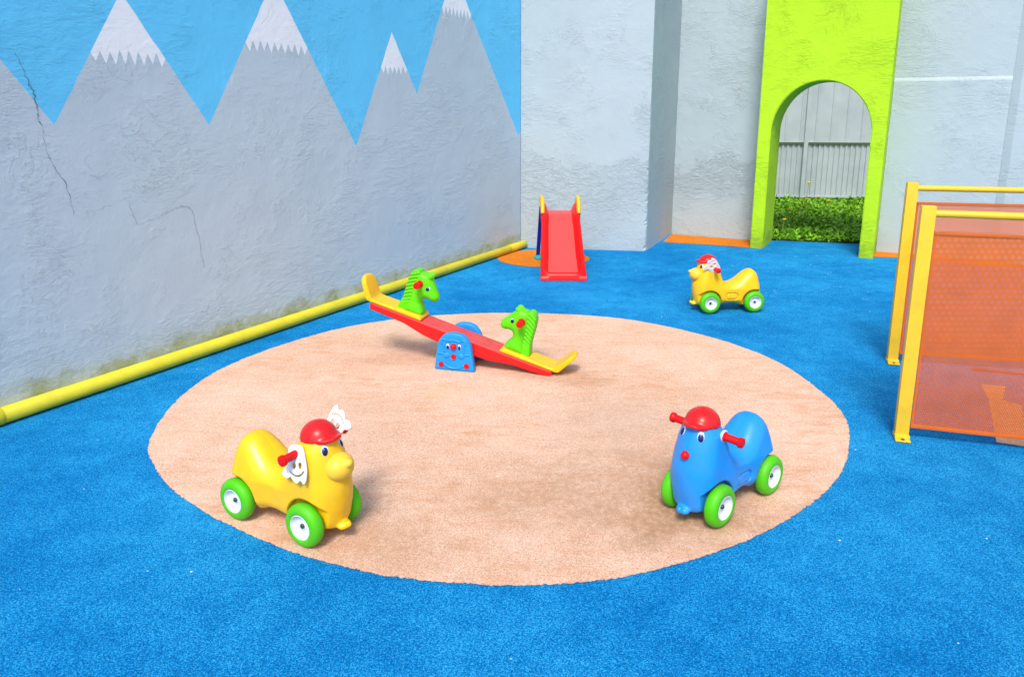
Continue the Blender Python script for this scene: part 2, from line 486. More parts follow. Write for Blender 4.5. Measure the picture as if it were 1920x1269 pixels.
oc = [(0.303 + .535 * math.cos(a), 8.24 + .50 * math.sin(a)) for a in th]
tag(sheet('orange_circle', fuzzy(oc, 5, .002, .004), 0.004, M['carpet_orange']), kind='structure')
tag(sheet('orange_strip', [(2.16, 9.90), (1.90, 9.26), (2.40, 9.095), (2.93, 8.872), B(.11, -.53), B(.13, .0)], 0.004, M['carpet_orange']), kind='structure')
tag(sheet('orange_strip', [B(1.48, -.02), B(1.48, -.42), (4.46, 8.25), B(6, -.30), B(6, 0)], 0.004, M['carpet_orange']), kind='structure')
tag(sheet('peach_inlay', [(2.50, 3.475), (2.815, 4.03), (2.837, 4.075), (2.937, 4.30), (3.06, 4.25), (2.90, 4.03), (2.96, 3.955), (2.83, 3.74), (2.78, 3.62), (2.9, 3.35), (2.75, 3.37)], 0.004, M['carpet_peach']), kind='structure')

M['carpet_patch'] = carpet('patch_carpet', (0.55, 0.29, 0.155, 1), (0.755, 0.465, 0.30, 1), (0.85, 0.63, 0.475, 1), streak=(0.70, 0.48, 0.33, 1))
tag(sheet('carpet_patch', fuzzy([(-.505, 4.29), (-.39, 4.255), (-.265, 4.205), (-.30, 4.09), (-.345, 3.98), (-.46, 4.035), (-.57, 4.08), (-.54, 4.19)], 8, .002, .003), 0.0055, M['carpet_patch']), kind='structure')
# lint specks on the carpet
v, f = [], []
spots = [(random.uniform(-2.4, 4.6), random.uniform(1.6, 8.4)) for _ in range(120)] + [(random.uniform(2.1, 4.2), random.uniform(5.5, 8.0)) for _ in range(40)]
for x, y in spots:
    a = random.random() * 6.28; s = random.uniform(.0015, .0036); e = random.uniform(1, 2.2)
    if (Vector((x, y)) - A1).dot(N1) < .15: continue
    b0 = len(v)
    for k in range(6):
        q = a + k * math.pi / 3
        v.append((x + s * e * math.cos(q), y + s * math.sin(q), .0055))
    v.append((x, y, .0055 + s * .8))
    f += [(b0 + k, b0 + (k + 1) % 6, b0 + 6) for k in range(6)]
tag(obj('lint', v, f, M['lint']), kind='stuff', label='tiny white specks of litter scattered over the blue carpet', cat='litter')

# ------------------------------------------------------------------ walls
HW = 3.5
def strips_wall(name):
    """painted wall: mountains, snow caps and sky as regions of one plane"""
    ridge = [(-5.5, 1.7), (-4.6, 2.9), (-3.6, 1.5), (-2.7, 2.8), (-1.75, 1.45), (-0.25, 2.79), (.542, 1.611), (1.029, 2.39), (1.567, 1.592), (2.231, 2.635), (3.041, 1.382), (3.58, 2.38), (3.93, 1.84), (4.583, 3.07), (5.914, 1.384), (5.97, 1.45)]
    caps = [(-4.6, 2.5, 8, .09), (-2.7, 2.4, 8, .09), (-0.25, 2.38, 9, .09), (1.029, 2.045, 9, .075), (2.231, 2.19, 10, .075), (3.58, 2.085, 7, .075), (4.583, 2.70, 9, .08)]
    xs = [p[0] for p in ridge]; zs = [p[1] for p in ridge]
    kn = np.arange(-5.5, 6.0, .045); kj = RNG.normal(size=len(kn)) * .0028
    m = lambda s: float(np.interp(s, xs, zs) + np.interp(s, kn, kj))
    snow = []
    for (px, base, nt, dep) in caps:
        # where the ridge crosses the tooth tips / bases
        S = np.linspace(px - 1.0, px + 1.0, 4001)
        i = 2000
        while i > 0 and m(S[i]) > base - dep: i -= 1
        a = S[i + 1]; i = 2000
        while i < 4000 and m(S[i]) > base - dep: i += 1
        b = S[i - 1]
        pts = []
        for k in range(2 * nt + 1):
            s = a + (b - a) * k / (2 * nt)
            jit = random.uniform(-.012, .012)
            pts.append((s, base - dep + jit if k % 2 == 0 else base + jit * .6))
        pts[0] = (a, m(a)); pts[-1] = (b, m(b))
        snow.append(pts)
    brk = set(xs) | {-5.5, 5.97} | {float(k) for k in kn if k < 5.97}
    for p in snow: brk |= {q[0] for q in p}
    # also where the ridge and the snow line cross
    brk = sorted(brk)
    v, f, mi = [], [], []
    def P(s, z):
        q = L(s); v.append((q.x, q.y, z)); return len(v) - 1
    def zz(s, mid):
        for p in snow:
            if p[0][0] <= mid <= p[-1][0]:
                return min(float(np.interp(s, [q[0] for q in p], [q[1] for q in p])), m(s))
        return None
    for a, b in zip(brk[:-1], brk[1:]):
        if b - a < 1e-6: continue
        mid = (a + b) / 2
        za, zb = zz(a, mid), zz(b, mid)
        lv = [(-.03, -.03, None)]
        if za is None: seq = [((m(a), m(b)), 0), ((HW, HW), 1)]
        else: seq = [((za, zb), 0), ((m(a), m(b)), 2), ((HW, HW), 1)]
        pa = pb = -.03
        for (qa, qb), k in seq:
            if qa - pa < 1e-5 and qb - pb < 1e-5: continue
            if qa - pa < 1e-5: f.append((P(a, pa), P(b, pb), P(b, qb)))
            elif qb - pb < 1e-5: f.append((P(a, pa), P(b, pb), P(a, qa)))
            else: f.append((P(a, pa), P(b, pb), P(b, qb), P(a, qa)))
            mi.append(k); pa, pb = qa, qb
    # body of the wall behind the painted face
    b0 = len(v)
    for s, o in ((-5.5, -.003), (5.97, -.003), (5.97, -.26), (-5.5, -.26)):
        for z in (-.03, HW):
            q = L(s, o); v.append((q.x, q.y, z))
    for i in range(4):
        j = (i + 1) % 4
        f.append((b0 + 2 * i, b0 + 2 * j, b0 + 2 * j + 1, b0 + 2 * i + 1)); mi.append(0)
    f.append((b0 + 1, b0 + 3, b0 + 5, b0 + 7)); mi.append(0)
    o = obj(name, v, f, [M['wall_left'], M['wall_sky'], M['wall_snow']], smooth=False, mi=mi)
    return o
mural = strips_wall('mural_wall')
tag(mural, 'grey plaster wall painted with jagged mountain peaks and blue sky, yellow pipe along its foot', 'wall')
def crack(pts, w, parent, rnd):
    P = catmull(pts, 9, closed=False)
    v, f = [], []
    for i, p in enumerate(P):
        t = i / (len(P) - 1)
        ww = w * .55 * (0.25 + rnd.random()) * (1 - .55 * abs(2 * t - 1)) * .5
        j = rnd.uniform(-.007, .007); k = rnd.uniform(-.007, .007)
        for sg in (-1, 1):
            q = L(p[0] + j + sg * ww, .0022); v.append((q.x, q.y, p[1] + k + sg * ww * .5))
    for i in range(len(P) - 1): f.append((2 * i, 2 * i + 1, 2 * i + 3, 2 * i + 2))
    return obj('crack', v, f, M['crack'], parent, smooth=False)
rc = random.Random(3)
CR = [([(.385, 2.00), (.43, 1.86), (.455, 1.78), (.462, 1.66), (.475, 1.60)], .011),
      ([(.475, 1.60), (.48, 1.50), (.50, 1.40), (.56, 1.27), (.575, 1.15), (.585, 1.09)], .006),
      ([(.585, 1.09), (.70, 1.10), (.83, 1.13), (.95, 1.17)], .005),
      ([(.93, 1.12), (.97, .99), (1.08, 1.0), (1.20, 1.04), (1.30, 1.06), (1.37, 1.02), (1.385, .90), (1.40, .83), (1.42, .62)], .006)]
for pts, w in CR: crack(pts, w, mural, rc)

def wall_face(bm, pts, z0, z1, nz, jit=None):
    """vertical strip through plan points, optional jitter(i, z)"""
    rows = []
    for k in range(nz + 1):
        z = z0 + (z1 - z0) * k / nz
        row = []
        for i, p in enumerate(pts):
            x, y = p
            if jit:
                dx, dy = jit(i, z); x += dx; y += dy
            row.append(bm.verts.new((x, y, z)))
        rows.append(row)
    for a, b in zip(rows[:-1], rows[1:]):
        for i in range(len(pts) - 1):
            bm.faces.new((a[i], a[i + 1], b[i + 1], b[i]))

# corner wall behind the slide, with its jutting return
bm = bmesh.new()
c0 = L(5.975, .002); c1 = Vector((1.572, 8.665)); c2 = Vector((2.145, 9.905))
rj = random.Random(5)
jv = {}
def jit(i, z):
    if i not in (1, 2, 3): return (0, 0)
    key = round(z, 3)
    if key not in jv:
        low = max(0.0, 1 - z / 1.3)
        jv[key] = (abs(rj.gauss(0, 1)) * .012 * (low ** .8) + .0015 * rj.random())
    a = jv[key]
    k = {1: 0.0, 2: 1.0, 3: 0.0}[i]
    return (-a * k * .95, a * k * .5)
u1 = (c0 - c1).normalized(); u2 = (c2 - c1).normalized()
wall_face(bm, [c0, c1 + u1 * .030, c1 + u1 * .003 + u2 * .003, c1 + u2 * .030, c2, c2 + Vector((.1, .25)), (0.0, 9.25), c0], -.03, HW, 170, jit)
o = bobj('corner_wall', bm, [M['wall_slide'], M['wall_return']], smooth=False)
for p in o.data.polygons:
    if abs(p.normal.x) > .7: p.material_index = 1
tag(o, 'pale grey plaster wall behind the red slide, ending in a jutting chipped corner', 'wall')

def plan_prism(name, poly, z0, z1, m, parent=None, bev=0.0):
    bm = bmesh.new()
    a = [bm.verts.new((p[0], p[1], z0)) for p in poly]; b = [bm.verts.new((p[0], p[1], z1)) for p in poly]
    n = len(poly)
    for i in range(n): bm.faces.new((a[i], a[(i + 1) % n], b[(i + 1) % n], b[i]))
    bm.faces.new(b); bm.faces.new(list(reversed(a)))
    bmesh.ops.recalc_face_normals(bm, faces=bm.faces)
    if bev: bmesh.ops.bevel(bm, geom=list(bm.edges), offset=bev, segments=2, affect='EDGES')
    return bobj(name, bm, m, parent, smooth=False)

o = plan_prism('back_wall', [B(-1.095, 0), B(.145, 0), B(.145, .16), B(-1.0, .16)], -.03, HW, M['wall_back'])
tag(o, 'pale grey plaster wall with orange strip at its foot, between jutting corner and lime arch', 'wall')
rw = empty('ledge_wall', (B(1.47).x, B(1.47).y, 0))
tag(rw, 'pale grey wall with a raised panel and white-topped ledge, right of the lime arch', 'wall')
off = Vector((-rw.location.x, -rw.location.y))
def rp(*a): return B(*a)
def right_part(name, poly, z0, z1, m):
    o = plan_prism(name, poly, z0, z1, m, None)
    o.parent = rw; o.matrix_parent_inverse = Matrix.Translation(-rw.location)
    return o
right_part('wall', [B(1.47, .0), B(7, .0), B(7, .16), B(1.47, .16)], -.03, HW, M['wall_right'])
# raised lower panel with a sloping top
bm = bmesh.new()
prof = [(-.003, -.03), (-.026, -.03), (-.026, 2.012), (-.021, 2.026), (-.003, 2.056)]
va = [bm.verts.new((*B(1.4955, n), z)) for n, z in prof]; vb = [bm.verts.new((*B(2.645, n), z)) for n, z in prof]
k = len(prof)
for i in range(k - 1): bm.faces.new((va[i], va[i + 1], vb[i + 1], vb[i]))
bm.faces.new(va); bm.faces.new(list(reversed(vb)))
o = bobj('raised_panel', bm, M['wall_right'], None, smooth=False); o.parent = rw; o.matrix_parent_inverse = Matrix.Translation(-rw.location)
right_part('pilaster', [B(2.650, -.003), B(2.725, -.034), B(7, -.034), B(7, -.003)], -.03, HW - .01, M['wall_right'])

# lime arch
def arch(name):
    ce, hw, sp, rise = .797, .545, 1.42, .60
    op = [(ce - hw, -.03)]
    N = 40
    for i in range(N + 1):
        a = math.pi - math.pi * i / N
        op.append((ce + hw * math.cos(a), sp + rise * math.sin(a)))
    op.append((ce + hw, -.03))
    s0, s1 = .103, 1.493
    nf, nb = -.54, .10
    outl = []
    for (s, z) in op:            # matching outer boundary points
        if z <= sp + 1e-6:
            outl.append((s0 if s < ce else s1, z))
        else:
            t = (s - (ce - hw)) / (2 * hw)
            outl.append((s0 + (s1 - s0) * t, HW))
    # clean corners: duplicate corner points
    v, f = [], []
    def P(s, n, z): q = B(s, n); v.append((q.x, q.y, z)); return len(v) - 1
    bm = bmesh.new()
    V = {}
    def W(s, n, z):
        k = (round(s, 5), round(n, 5), round(z, 5))
        if k not in V:
            q = B(s, n); V[k] = bm.verts.new((q.x, q.y, z))
        return V[k]
    def quad(*ks):
        vs = []
        for k in ks:
            w = W(*k)
            if w not in vs: vs.append(w)
        if len(vs) > 2:
            try: bm.faces.new(vs)
            except ValueError: pass
    for n in (nf, nb):
        for i in range(len(op) - 1):
            a, b, c, d = op[i], op[i + 1], outl[i + 1], outl[i]
            if d[1] <= sp + 1e-6 < c[1]:
                quad((a[0], n, a[1]), (b[0], n, b[1]), (c[0], n, c[1]), (s0, n, HW), (d[0], n, d[1]))
            elif c[1] <= sp + 1e-6 < d[1]:
                quad((a[0], n, a[1]), (b[0], n, b[1]), (c[0], n, c[1]), (s1, n, HW), (d[0], n, d[1]))
            else:
                quad((a[0], n, a[1]), (b[0], n, b[1]), (c[0], n, c[1]), (d[0], n, d[1]))
    for i in range(len(op) - 1):
        a, b = op[i], op[i + 1]
        quad((a[0], nf, a[1]), (b[0], nf, b[1]), (b[0], nb, b[1]), (a[0], nb, a[1]))
    for s in (s0, s1):
        quad((s, nf, -.03), (s, nb, -.03), (s, nb, sp), (s, nf, sp)); quad((s, nf, sp), (s, nb, sp), (s, nb, HW), (s, nf, HW))
    bmesh.ops.remove_doubles(bm, verts=bm.verts, dist=1e-5)
    bmesh.ops.recalc_face_normals(bm, faces=bm.faces)
    es = [e for e in bm.edges if len(e.link_faces) == 2 and e.calc_face_angle(0) > R(50)]
    bmesh.ops.bevel(bm, geom=es, offset=.010, segments=2, affect='EDGES')
    o = bobj(name, bm, M['lime'], smooth=True, angle=35)
    return o
tag(arch('archway'), 'lime green plastered gateway with a round-arched opening onto the grass', 'archway')

# ------------------------------------------------------------------ pipe
r = .047
pts0, pts1 = L(-6, .05), L(5.965, .05)
pp = empty('floor_pipe', (pts0.x, pts0.y, 0), LA)
tag(pp, 'long yellow pipe lying on the blue carpet along the foot of the mural wall', 'pipe')
RX = Matrix.Rotation(R(90), 4, 'Y')
def pipe_part(name, a, b, rad, m):
    bm = bmesh.new()
    lathe(bm, [(rad * .86, a), (rad * .96, a + .001), (rad, a + .004), (rad, b - .004), (rad * .96, b - .001), (rad * .86, b)], Matrix.Translation((0, 0, r + .004)) @ RX, 36)
    return bobj(name, bm, m, pp, angle=50)
pipe_part('pipe_section', 0, 6.02, r, M['pipe'])
pipe_part('pipe_section', 6.02, 11.965, r, M['pipe'])
pipe_part('coupling', 5.93, 6.03, r + .0025, M['pipe'])
pipe_part('end_cap', 11.60, 11.968, r + .0025, M['pipe'])

# ------------------------------------------------------------------ fence and weeds beyond the arch
FA = R(-6)
fx, fy = 2.0, 13.9
fe = empty('metal_fence', (fx, fy, 0), FA)
tag(fe, 'tall grey corrugated metal fence standing behind the weeds beyond the lime arch', 'fence')
def corr(name, x0, x1, z0, z1, pitch, depth, duty, y0, flare=False):
    v, f = [], []
    prof = []
    x = x0
    while x < x1:
        a = pitch * duty
        for dx, dy in ((0, 0), (a * .18, -depth), (a * .82, -depth), (a, 0)):
            prof.append((x + dx, y0 + dy))
        x += pitch
    for (px, py) in prof:
        v.append((px, py, z0)); v.append((px, py, z1))
    for i in range(len(prof) - 1): f.append((2 * i, 2 * i + 2, 2 * i + 3, 2 * i + 1))
    return obj(name, v, f, M['zinc'], fe, smooth=False)
corr('lower_sheet', 0, 10, .09, 1.06, .095, .024, .55, .03)
corr('upper_sheet', 0, 10, 1.10, 3.2, .27, .014, .16, -.03)
bm = bmesh.new(); box(bm, 0, 10, -.050, .0, 1.098, 1.118, .003); box(bm, 0, 10, -.02, .028, .075, .11, .003); bobj('rail', bm, M['zinc'], fe, smooth=False)
for x in (3.36, 1.2, 5.55, 7.8):
    bm = bmesh.new(); box(bm, x - .036, x + .036, -.085, -.03, -.05, 3.2, .004); bobj('fence_post', bm, M['zinc'], fe, smooth=False)

v, f = [], []
def leaf(cx, cy, cz, ln, w, az, el):
    d = np.array([math.cos(az) * math.cos(el), math.sin(az) * math.cos(el), math.sin(el)])
    s = np.array([-math.sin(az), math.cos(az), 0.0])
    b = len(v); c = np.array([cx, cy, cz])
    v.extend([c - s * w * .25, c + s * w * .25, c + d * ln * .55 + s * w * .5 + [0, 0, ln * .05], c + d * ln - [0, 0, ln * .12], c + d * ln * .55 - s * w * .5 + [0, 0, ln * .05]])
    f.append((b, b + 1, b + 2, b + 3, b + 4))
for i in range(24000):
    x = random.uniform(2.9, 7.6); y = random.uniform(9.25, 13.7)
    q = (Vector((x, y)) - A3).dot(N2)
    if q < .14: continue
    if 3.35 < x < 4.55 and y < 9.42 - (x - 3.42) * .22: continue
    far = max(0, min(1, (q - .2) / 2.6))
    hgt = (.04 + .06 * far) * (0.6 + .5 * math.sin(x * 3.1 + y * 1.7) * math.sin(y * 2.3 - x))
    z = random.uniform(0, max(.03, hgt))
    leaf(x, y, z, random.uniform(.04, .11), random.uniform(.014, .042), random.uniform(0, 6.28), random.uniform(-.2, .9))
o = obj('weeds', v, f, M['leaf'], smooth=False)
tag(o, kind='stuff', label='rough green grass and leafy weeds beyond the arch', cat='grass')

def dandelion(x, y, h, label):
    rt = empty('dandelion', (x, y, -.02))
    tag(rt, label, 'flower', 'yellow dandelions in the weeds beyond the arch')
    lean = (random.uniform(-.06, .06), random.uniform(-.04, .04))
    bm = bmesh.new(); tube(bm, [(0, 0, 0), (lean[0] * .4, lean[1] * .4, h * .5), (lean[0], lean[1], h)], .006, 6); bobj('stem', bm, M['stem'], rt)
    bm = bmesh.new(); lathe(bm, [(0.0, -.008), (.012, -.006), (.026, .004), (.030, .012), (.020, .020), (0, .022)], Matrix.Translation((*lean, h)), 12); bobj('flower_head', bm, M['petal'], rt)
dandelion(4.90, 12.2, .50, 'tall yellow dandelion against the fence, seen highest in the arch')
dl = 'small yellow dandelion among the green weeds beyond the lime arch'
for x, y, h in ((5.05, 11.6, .27), (4.6, 11.3, .33), (3.98, 10.6, .26), (4.35, 10.9, .30), (3.72, 10.0, .20), (4.05, 12.2, .32), (5.25, 12.4, .24)):
    dandelion(x, y, h, dl)

# ------------------------------------------------------------------ eyes
def eye(name, parent, pos, nrm, up, a, b, mat=None, iris=True):
    n = Vector(nrm).normalized(); u = Vector(up); u = (u - n * u.dot(n)).normalized(); r_ = u.cross(n)
    v, f, mi = [], [], []
    def dome(cu, cr, A, Bx, dep, base, k):
        N = 20; rings = 4; b0 = len(v)
        for j in range(rings):
            t = j / rings * math.pi / 2
            for i in range(N):
                q = 2 * math.pi * i / N
                v.append(Vector(pos) + u * (cu + Bx * math.cos(t) * math.sin(q)) + r_ * (cr + A * math.cos(t) * math.cos(q)) + n * (base + dep * math.sin(t)))
        v.append(Vector(pos) + u * cu + r_ * cr + n * (base + dep))
        for j in range(rings - 1):
            for i in range(N):
                i2 = (i + 1) % N
                f.append((b0 + j * N + i, b0 + j * N + i2, b0 + (j + 1) * N + i2, b0 + (j + 1) * N + i)); mi.append(k)
        for i in range(N): f.append((b0 + (rings - 1) * N + i, b0 + (rings - 1) * N + (i + 1) % N, len(v) - 1)); mi.append(k)
    dome(0, 0, a, b, .006, -.003, 0)
    dome(-b * .18, 0, a * .80, b * .74, .0045, .0005, 1)
    dome(-b * .26, 0, a * .54, b * .52, .0030, .0035, 2)
    if mat: v = [mat @ p for p in v]
    return obj(name, v, f, [M['eyew'], M['eyeb'], M['eyek']], parent, mi=mi)

# ------------------------------------------------------------------ ride-on toys
S_ = .972
body_prof = catmull([(-.268,.100),(-.266,.180),(-.261,.249),(-.244,.311),(-.214,.347),(-.183,.357),(-.143,.343),(-.100,.308),(-.053,.266),(.000,.245),(.040,.249),(.070,.280),(.090,.343),(.108,.396),(.130,.438),(.153,.464),(.184,.476),(.222,.468),(.256,.440),(.276,.395),(.290,.350),(.304,.290),(.317,.230),(.316,.170),(.304,.115),(.285,.062),(.235,.050),(.100,.052),(.060,.070),(-.050,.070),(-.098,.052),(-.235,.060)], 4)
AXF, AXR, WR = .196, -.196, .0905
def body_f(X, Y, Z):
    d2 = poly_sdf(X + 0 * Z, Z + 0 * X, body_prof)
    tz = np.clip((Z - .225) / .20, 0, 1); tz = tz * tz * (3 - 2 * tz)
    front = np.clip((X - .04) / .1, 0, 1)
    w = .112 - front * .034 * tz - (1 - front) * .040 * np.clip((Z - .2) / .15, 0, 1) - .012 * np.exp(-((X - .0) / .07) ** 2)
    w = w - .030 * np.clip((X - .20) / .12, 0, 1) ** 2
    w = w - .018 * np.clip((-.18 - X) / .09, 0, 1) ** 2
    w = w - .012 * np.clip((.10 - Z) / .08, 0, 1)
    top = np.clip((Z - .385) / .10, 0, 1)
    w = w - front * .016 * top * top * (3 - 2 * top)
    egg = .107 * np.sqrt(np.clip(1 - ((Z - .18) / .365) ** 2, .04, 1))
    wf = np.where(Z > .18, egg, .107) - .026 * np.clip((X - .20) / .12, 0, 1) ** 2 - .012 * np.clip((.10 - Z) / .08, 0, 1)
    ct = np.clip((Z - .385) / .055, 0, 1)
    wf = wf - .020 * ct * ct * (3 - 2 * ct)
    w = w * (1 - front) + wf * front
    r = .058 + .022 * front + .004 * np.clip((-.04 - X) / .06, 0, 1) * np.clip((Z - .20) / .08, 0, 1)
    r = np.minimum(r, w - .004)
    d = rounded(d2, w, np.abs(Y), r)
    for wx in (AXF, AXR):
        cyl = np.hypot(X - wx, Z - WR) - .104
        well = np.maximum(cyl, .070 - np.abs(Y))
        d = smax(d, -well, .007)
    return d
def recess(X, Y, Z, d, w=.098):
    st = np.hypot(np.maximum(np.abs(X + .002) - .028, 0), np.maximum(np.abs(Z - .138) - .004, 0)) - .022
    groove = np.maximum(np.abs(st) - .0045, .092 - Y)
    return smax(d, -groove, .004)
def tow(X, Y, Z, d):
    a = np.hypot(np.hypot(X - .300, (Y) * .7), (Z - .066) * 1.25) - .022
    b = np.hypot(np.hypot(X - .325, Y), (Z - .076) * .8) - .012
    return smin(d, smin(a, b, .01), .012)
def body_full(X, Y, Z): return tow(X, Y, Z, recess(X, Y, Z, body_f(X, Y, Z)))

def on_front(y, z):
    """surface point of the body hit from the front at (y, z), with its normal"""
    xs = np.linspace(.40, .1, 1200)
    one = lambda x, yy, zz: float(body_f(np.array([[[x]]]), np.array([[[yy]]]), np.array([[[zz]]]))[0, 0, 0])
    hit = None
    lo, hi = .45, .1
    for x in np.linspace(.40, .1, 300):
        if one(x, y, z) < 0: hit = x; break
    e = .003
    n = Vector((one(hit + e, y, z) - one(hit - e, y, z), one(hit, y + e, z) - one(hit, y - e, z), one(hit, y, z + e) - one(hit, y, z - e))).normalized()
    return Vector((hit, y, z)), n
def on_side(x, z, sg):
    one = lambda yy: float(body_f(np.array([[[x]]]), np.array([[[yy]]]), np.array([[[z]]]))[0, 0, 0])
    for y in np.linspace(.2, .0, 400):
        if one(y * sg) < 0: return y * sg
    return 0

def wheel(parent, x, sg):
    ax = Matrix.Translation((x, sg * .078, WR)) @ Matrix.Rotation(R(-90) * sg, 4, 'X')
    Wd = .060; bm = bmesh.new()
    prof = [(.030, .004), (.060, .002), (.076, .004), (.0855, .011), (.0895, .021), (.0905, .030), (.0895, .040), (.085, .050), (.076, .0575), (.064, .0605), (.056, .0600), (.052, .0575), (.0515, .050)]
    lathe(bm, prof, ax, 56, cap=False)
    w = bobj('wheel', bm, M['tyre'], parent, angle=60)
    bm = bmesh.new()
    lathe(bm, [(.0525, .0575), (.050, .0590), (.0485, .0565), (.046, .047), (.038, .040), (.022, .038), (.019, .0405), (.0, .0405)], ax, 48, cap=False)
    bobj('rim', bm, M['rim'], w, angle=50)
    bm = bmesh.new()
    lathe(bm, [(.0105, .040), (.0105, .0445), (.0085, .047), (.004, .0475), (.0035, .051), (0, .0515)], ax, 20, cap=False)
    bobj('axle_bolt', bm, M['steel'], w, angle=40)

def handle(parent, sg, x=.163, z=.382):
    y0 = on_side(x, z, sg) * sg - .008
    ax = Matrix.Translation((x, sg * y0, z)) @ Matrix.Rotation(R(-4) , 4, 'Y') @ Matrix.Rotation(R(-90) * sg, 4, 'X') @ Matrix.Rotation(R(-4) * 0, 4, 'Y')
    bm = bmesh.new()
    prof = [(.020, 0), (.024, .006), (.024, .014), (.0175, .018)]
    for k in range(6):
        u = .020 + k * .0094
        prof += [(.0155, u), (.0168, u + .003), (.0168, u + .007), (.0155, u + .009)]
    prof += [(.0165, .078), (.0215, .081), (.0225, .087), (.0215, .095), (.015, .099), (0, .0995)]
    lathe(bm, prof, ax, 28)
    return bobj('handle', bm, M['red'], parent, angle=50), y0

cap_c = (.196, .424)
def cap_f(X, Y, Z):
    dome = np.sqrt(((X - .192) / 1.06) ** 2 + (Y / 1.0) ** 2 + ((Z - .418) / .98) ** 2) - .0735
    dome = np.maximum(dome, -(Z - .421 - (X - .192) * .12))
    # panel seams
    ang = np.arctan2(Y, X - .192)
    seam = np.abs(np.sin(ang * 2 + .6))
    dome = dome + .0022 * np.exp(-(seam / .07) ** 2) * np.clip((.480 - Z) / .04, 0, 1)
    brim2 = np.hypot((X - .228) / 1.0, Y / .84) - .066
    sh = Z - (.434 + .06 * (X - .235) - 3.0 * Y * Y)
    brim = np.maximum(np.maximum(brim2, np.abs(sh) - .0075), -(X - .20))
    d = smin(dome, brim, .012)
    button = np.sqrt((X - .192) ** 2 + Y ** 2 + ((Z - .486) * 1.6) ** 2) - .009
    return smin(d, button, .006)
def cap_plain_f(X, Y, Z):
    dome = np.sqrt(((X - .196) / 1.04) ** 2 + Y ** 2 + ((Z - .416) / .98) ** 2) - .0735
    dome = np.maximum(dome, -(Z - .440 - (X - .196) * -.12))
    lip = np.hypot(np.hypot((X - .199) / 1.04, Y) - .0700, Z - .441 + .12 * (X - .2)) - .0045
    return smin(dome, lip, .008)

def flap_mesh(parent, sg, rot, x=.163, z=.382):
    """white plate in the shape of a smiling face, pierced eyes and mouth"""
    outer = catmull([(-.030, .022), (.0, .032), (.030, .024), (.044, -.012), (.052, -.052), (.050, -.084), (.040, -.102), (.024, -.090), (.008, -.100), (-.012, -.088), (-.022, -.078), (-.038, -.084), (-.062, -.070), (-.054, -.052), (-.040, -.044), (-.036, -.020)], 6)
    h = .0020
    def f(X, Y, Z):
        d2 = poly_sdf(X + 0 * Z, Z + 0 * X, outer)
        for ex in (-.006, .022): d2 = np.maximum(d2, -(np.hypot(X - ex, (Z + .040) / 1.15) - .0094))
        m = np.abs(np.hypot((X - .008) / 1.15, Z + .044) - .031) - .0030
        m = np.maximum(m, Z + .058)
        d2 = np.maximum(d2, -m)
        return rounded(d2, .0042, np.abs(Y), .002)
    yb = sg * (on_side(x, z, sg) * sg + .014)
    tilt = Matrix.Rotation(sg * R(17), 4, 'X') if abs(rot) < 1.0 else Matrix.Rotation(sg * R(-20), 4, 'X')
    mt = Matrix.Translation((x, yb, z)) @ tilt @ Matrix.Rotation(rot, 4, 'Y')
    return sdf_obj('ear_flap', f, (-.066, -.007, -.118), (.060, .007, .040), h, M['white'], parent, 1, mt @ Matrix.Scale(1.12, 4))

def ride_on(kind, loc, rz, up_flap=200):
    root = empty('ride_on_toy', (loc[0], loc[1], .004), rz)
    col = M['yellow'] if kind == 'bear' else M['blue']
    sdf_obj('body', body_full, (-.29, -.13, .03), (.36, .13, .50), .0045, col, root, 2)
    for x in (AXF, AXR):
        for sg in (1, -1): wheel(root, x, sg)
        bm = bmesh.new(); lathe(bm, [(.008, -.115), (.008, .115)], Matrix.Translation((x, 0, WR)) @ Matrix.Rotation(R(90), 4, 'X'), 14); bobj('axle', bm, M['steel'], root)
    sdf_obj('cap', cap_f, (.08, -.11, .39), (.33, .11, .53), .0035, M['cap_red'], root, 1)
    for sg in (1, -1):
        hd, y0 = handle(root, sg)
        if kind != 'bear':
            bm = bmesh.new()
            lathe(bm, [(.024, .004), (.0275, .008), (.0275, .014), (.023, .017)], Matrix.Translation((.163, sg * (y0 - .002), .382)) @ Matrix.Rotation(R(-90) * sg, 4, 'X'), 28)
            bobj('handle_collar', bm, M['ring'], root)
    if kind == 'bear':
        def snout(X, Y, Z):
            a = np.sqrt((X - .292) ** 2 + (Y / 1.12) ** 2 + ((Z - .318) / 1.0) ** 2) - .056
            b = np.sqrt((X - .343) ** 2 + (Y / 1.1) ** 2 + (Z - .345) ** 2) - .0165
            return smin(a, b, .009)
        sdf_obj('snout', snout, (.22, -.075, .25), (.375, .075, .39), .004, M['pale_yellow'], root, 1)
        flap_mesh(root, -1, R(-12)); flap_mesh(root, 1, R(up_flap))
        ez, ey = .397, .043
    else:
        p, n = on_front(0, .312)
        bm = bmesh.new(); bmesh.ops.create_uvsphere(bm, u_segments=24, v_segments=16, radius=.0185, matrix=Matrix.Translation(p + n * .006)); bobj('nose', bm, M['red'], root)
        ez, ey = .396, .043
    for sg in (1, -1):
        p, n = on_front(sg * ey, ez)
        eye('eye', root, p, n, (0, 0, 1), .0150, .0240)
    return root
a0 = ride_on('bear', (-.957, 2.759), R(-30))
tag(a0, 'yellow bear ride-on toy with red cap and hanging white smiling flap, on the peach circle', 'ride-on toy', 'ride-on toys with green wheels')
a1 = ride_on('bear', (1.816, 6.035), R(187), 228)
tag(a1, 'small distant yellow bear ride-on toy side-on, on the blue carpet before the lime arch', 'ride-on toy', 'ride-on toys with green wheels')
a2 = ride_on('plain', (.914, 2.918), R(221.7))
tag(a2, 'blue ride-on toy with red cap, round red nose and green wheels, on the peach circle', 'ride-on toy', 'ride-on toys with green wheels')

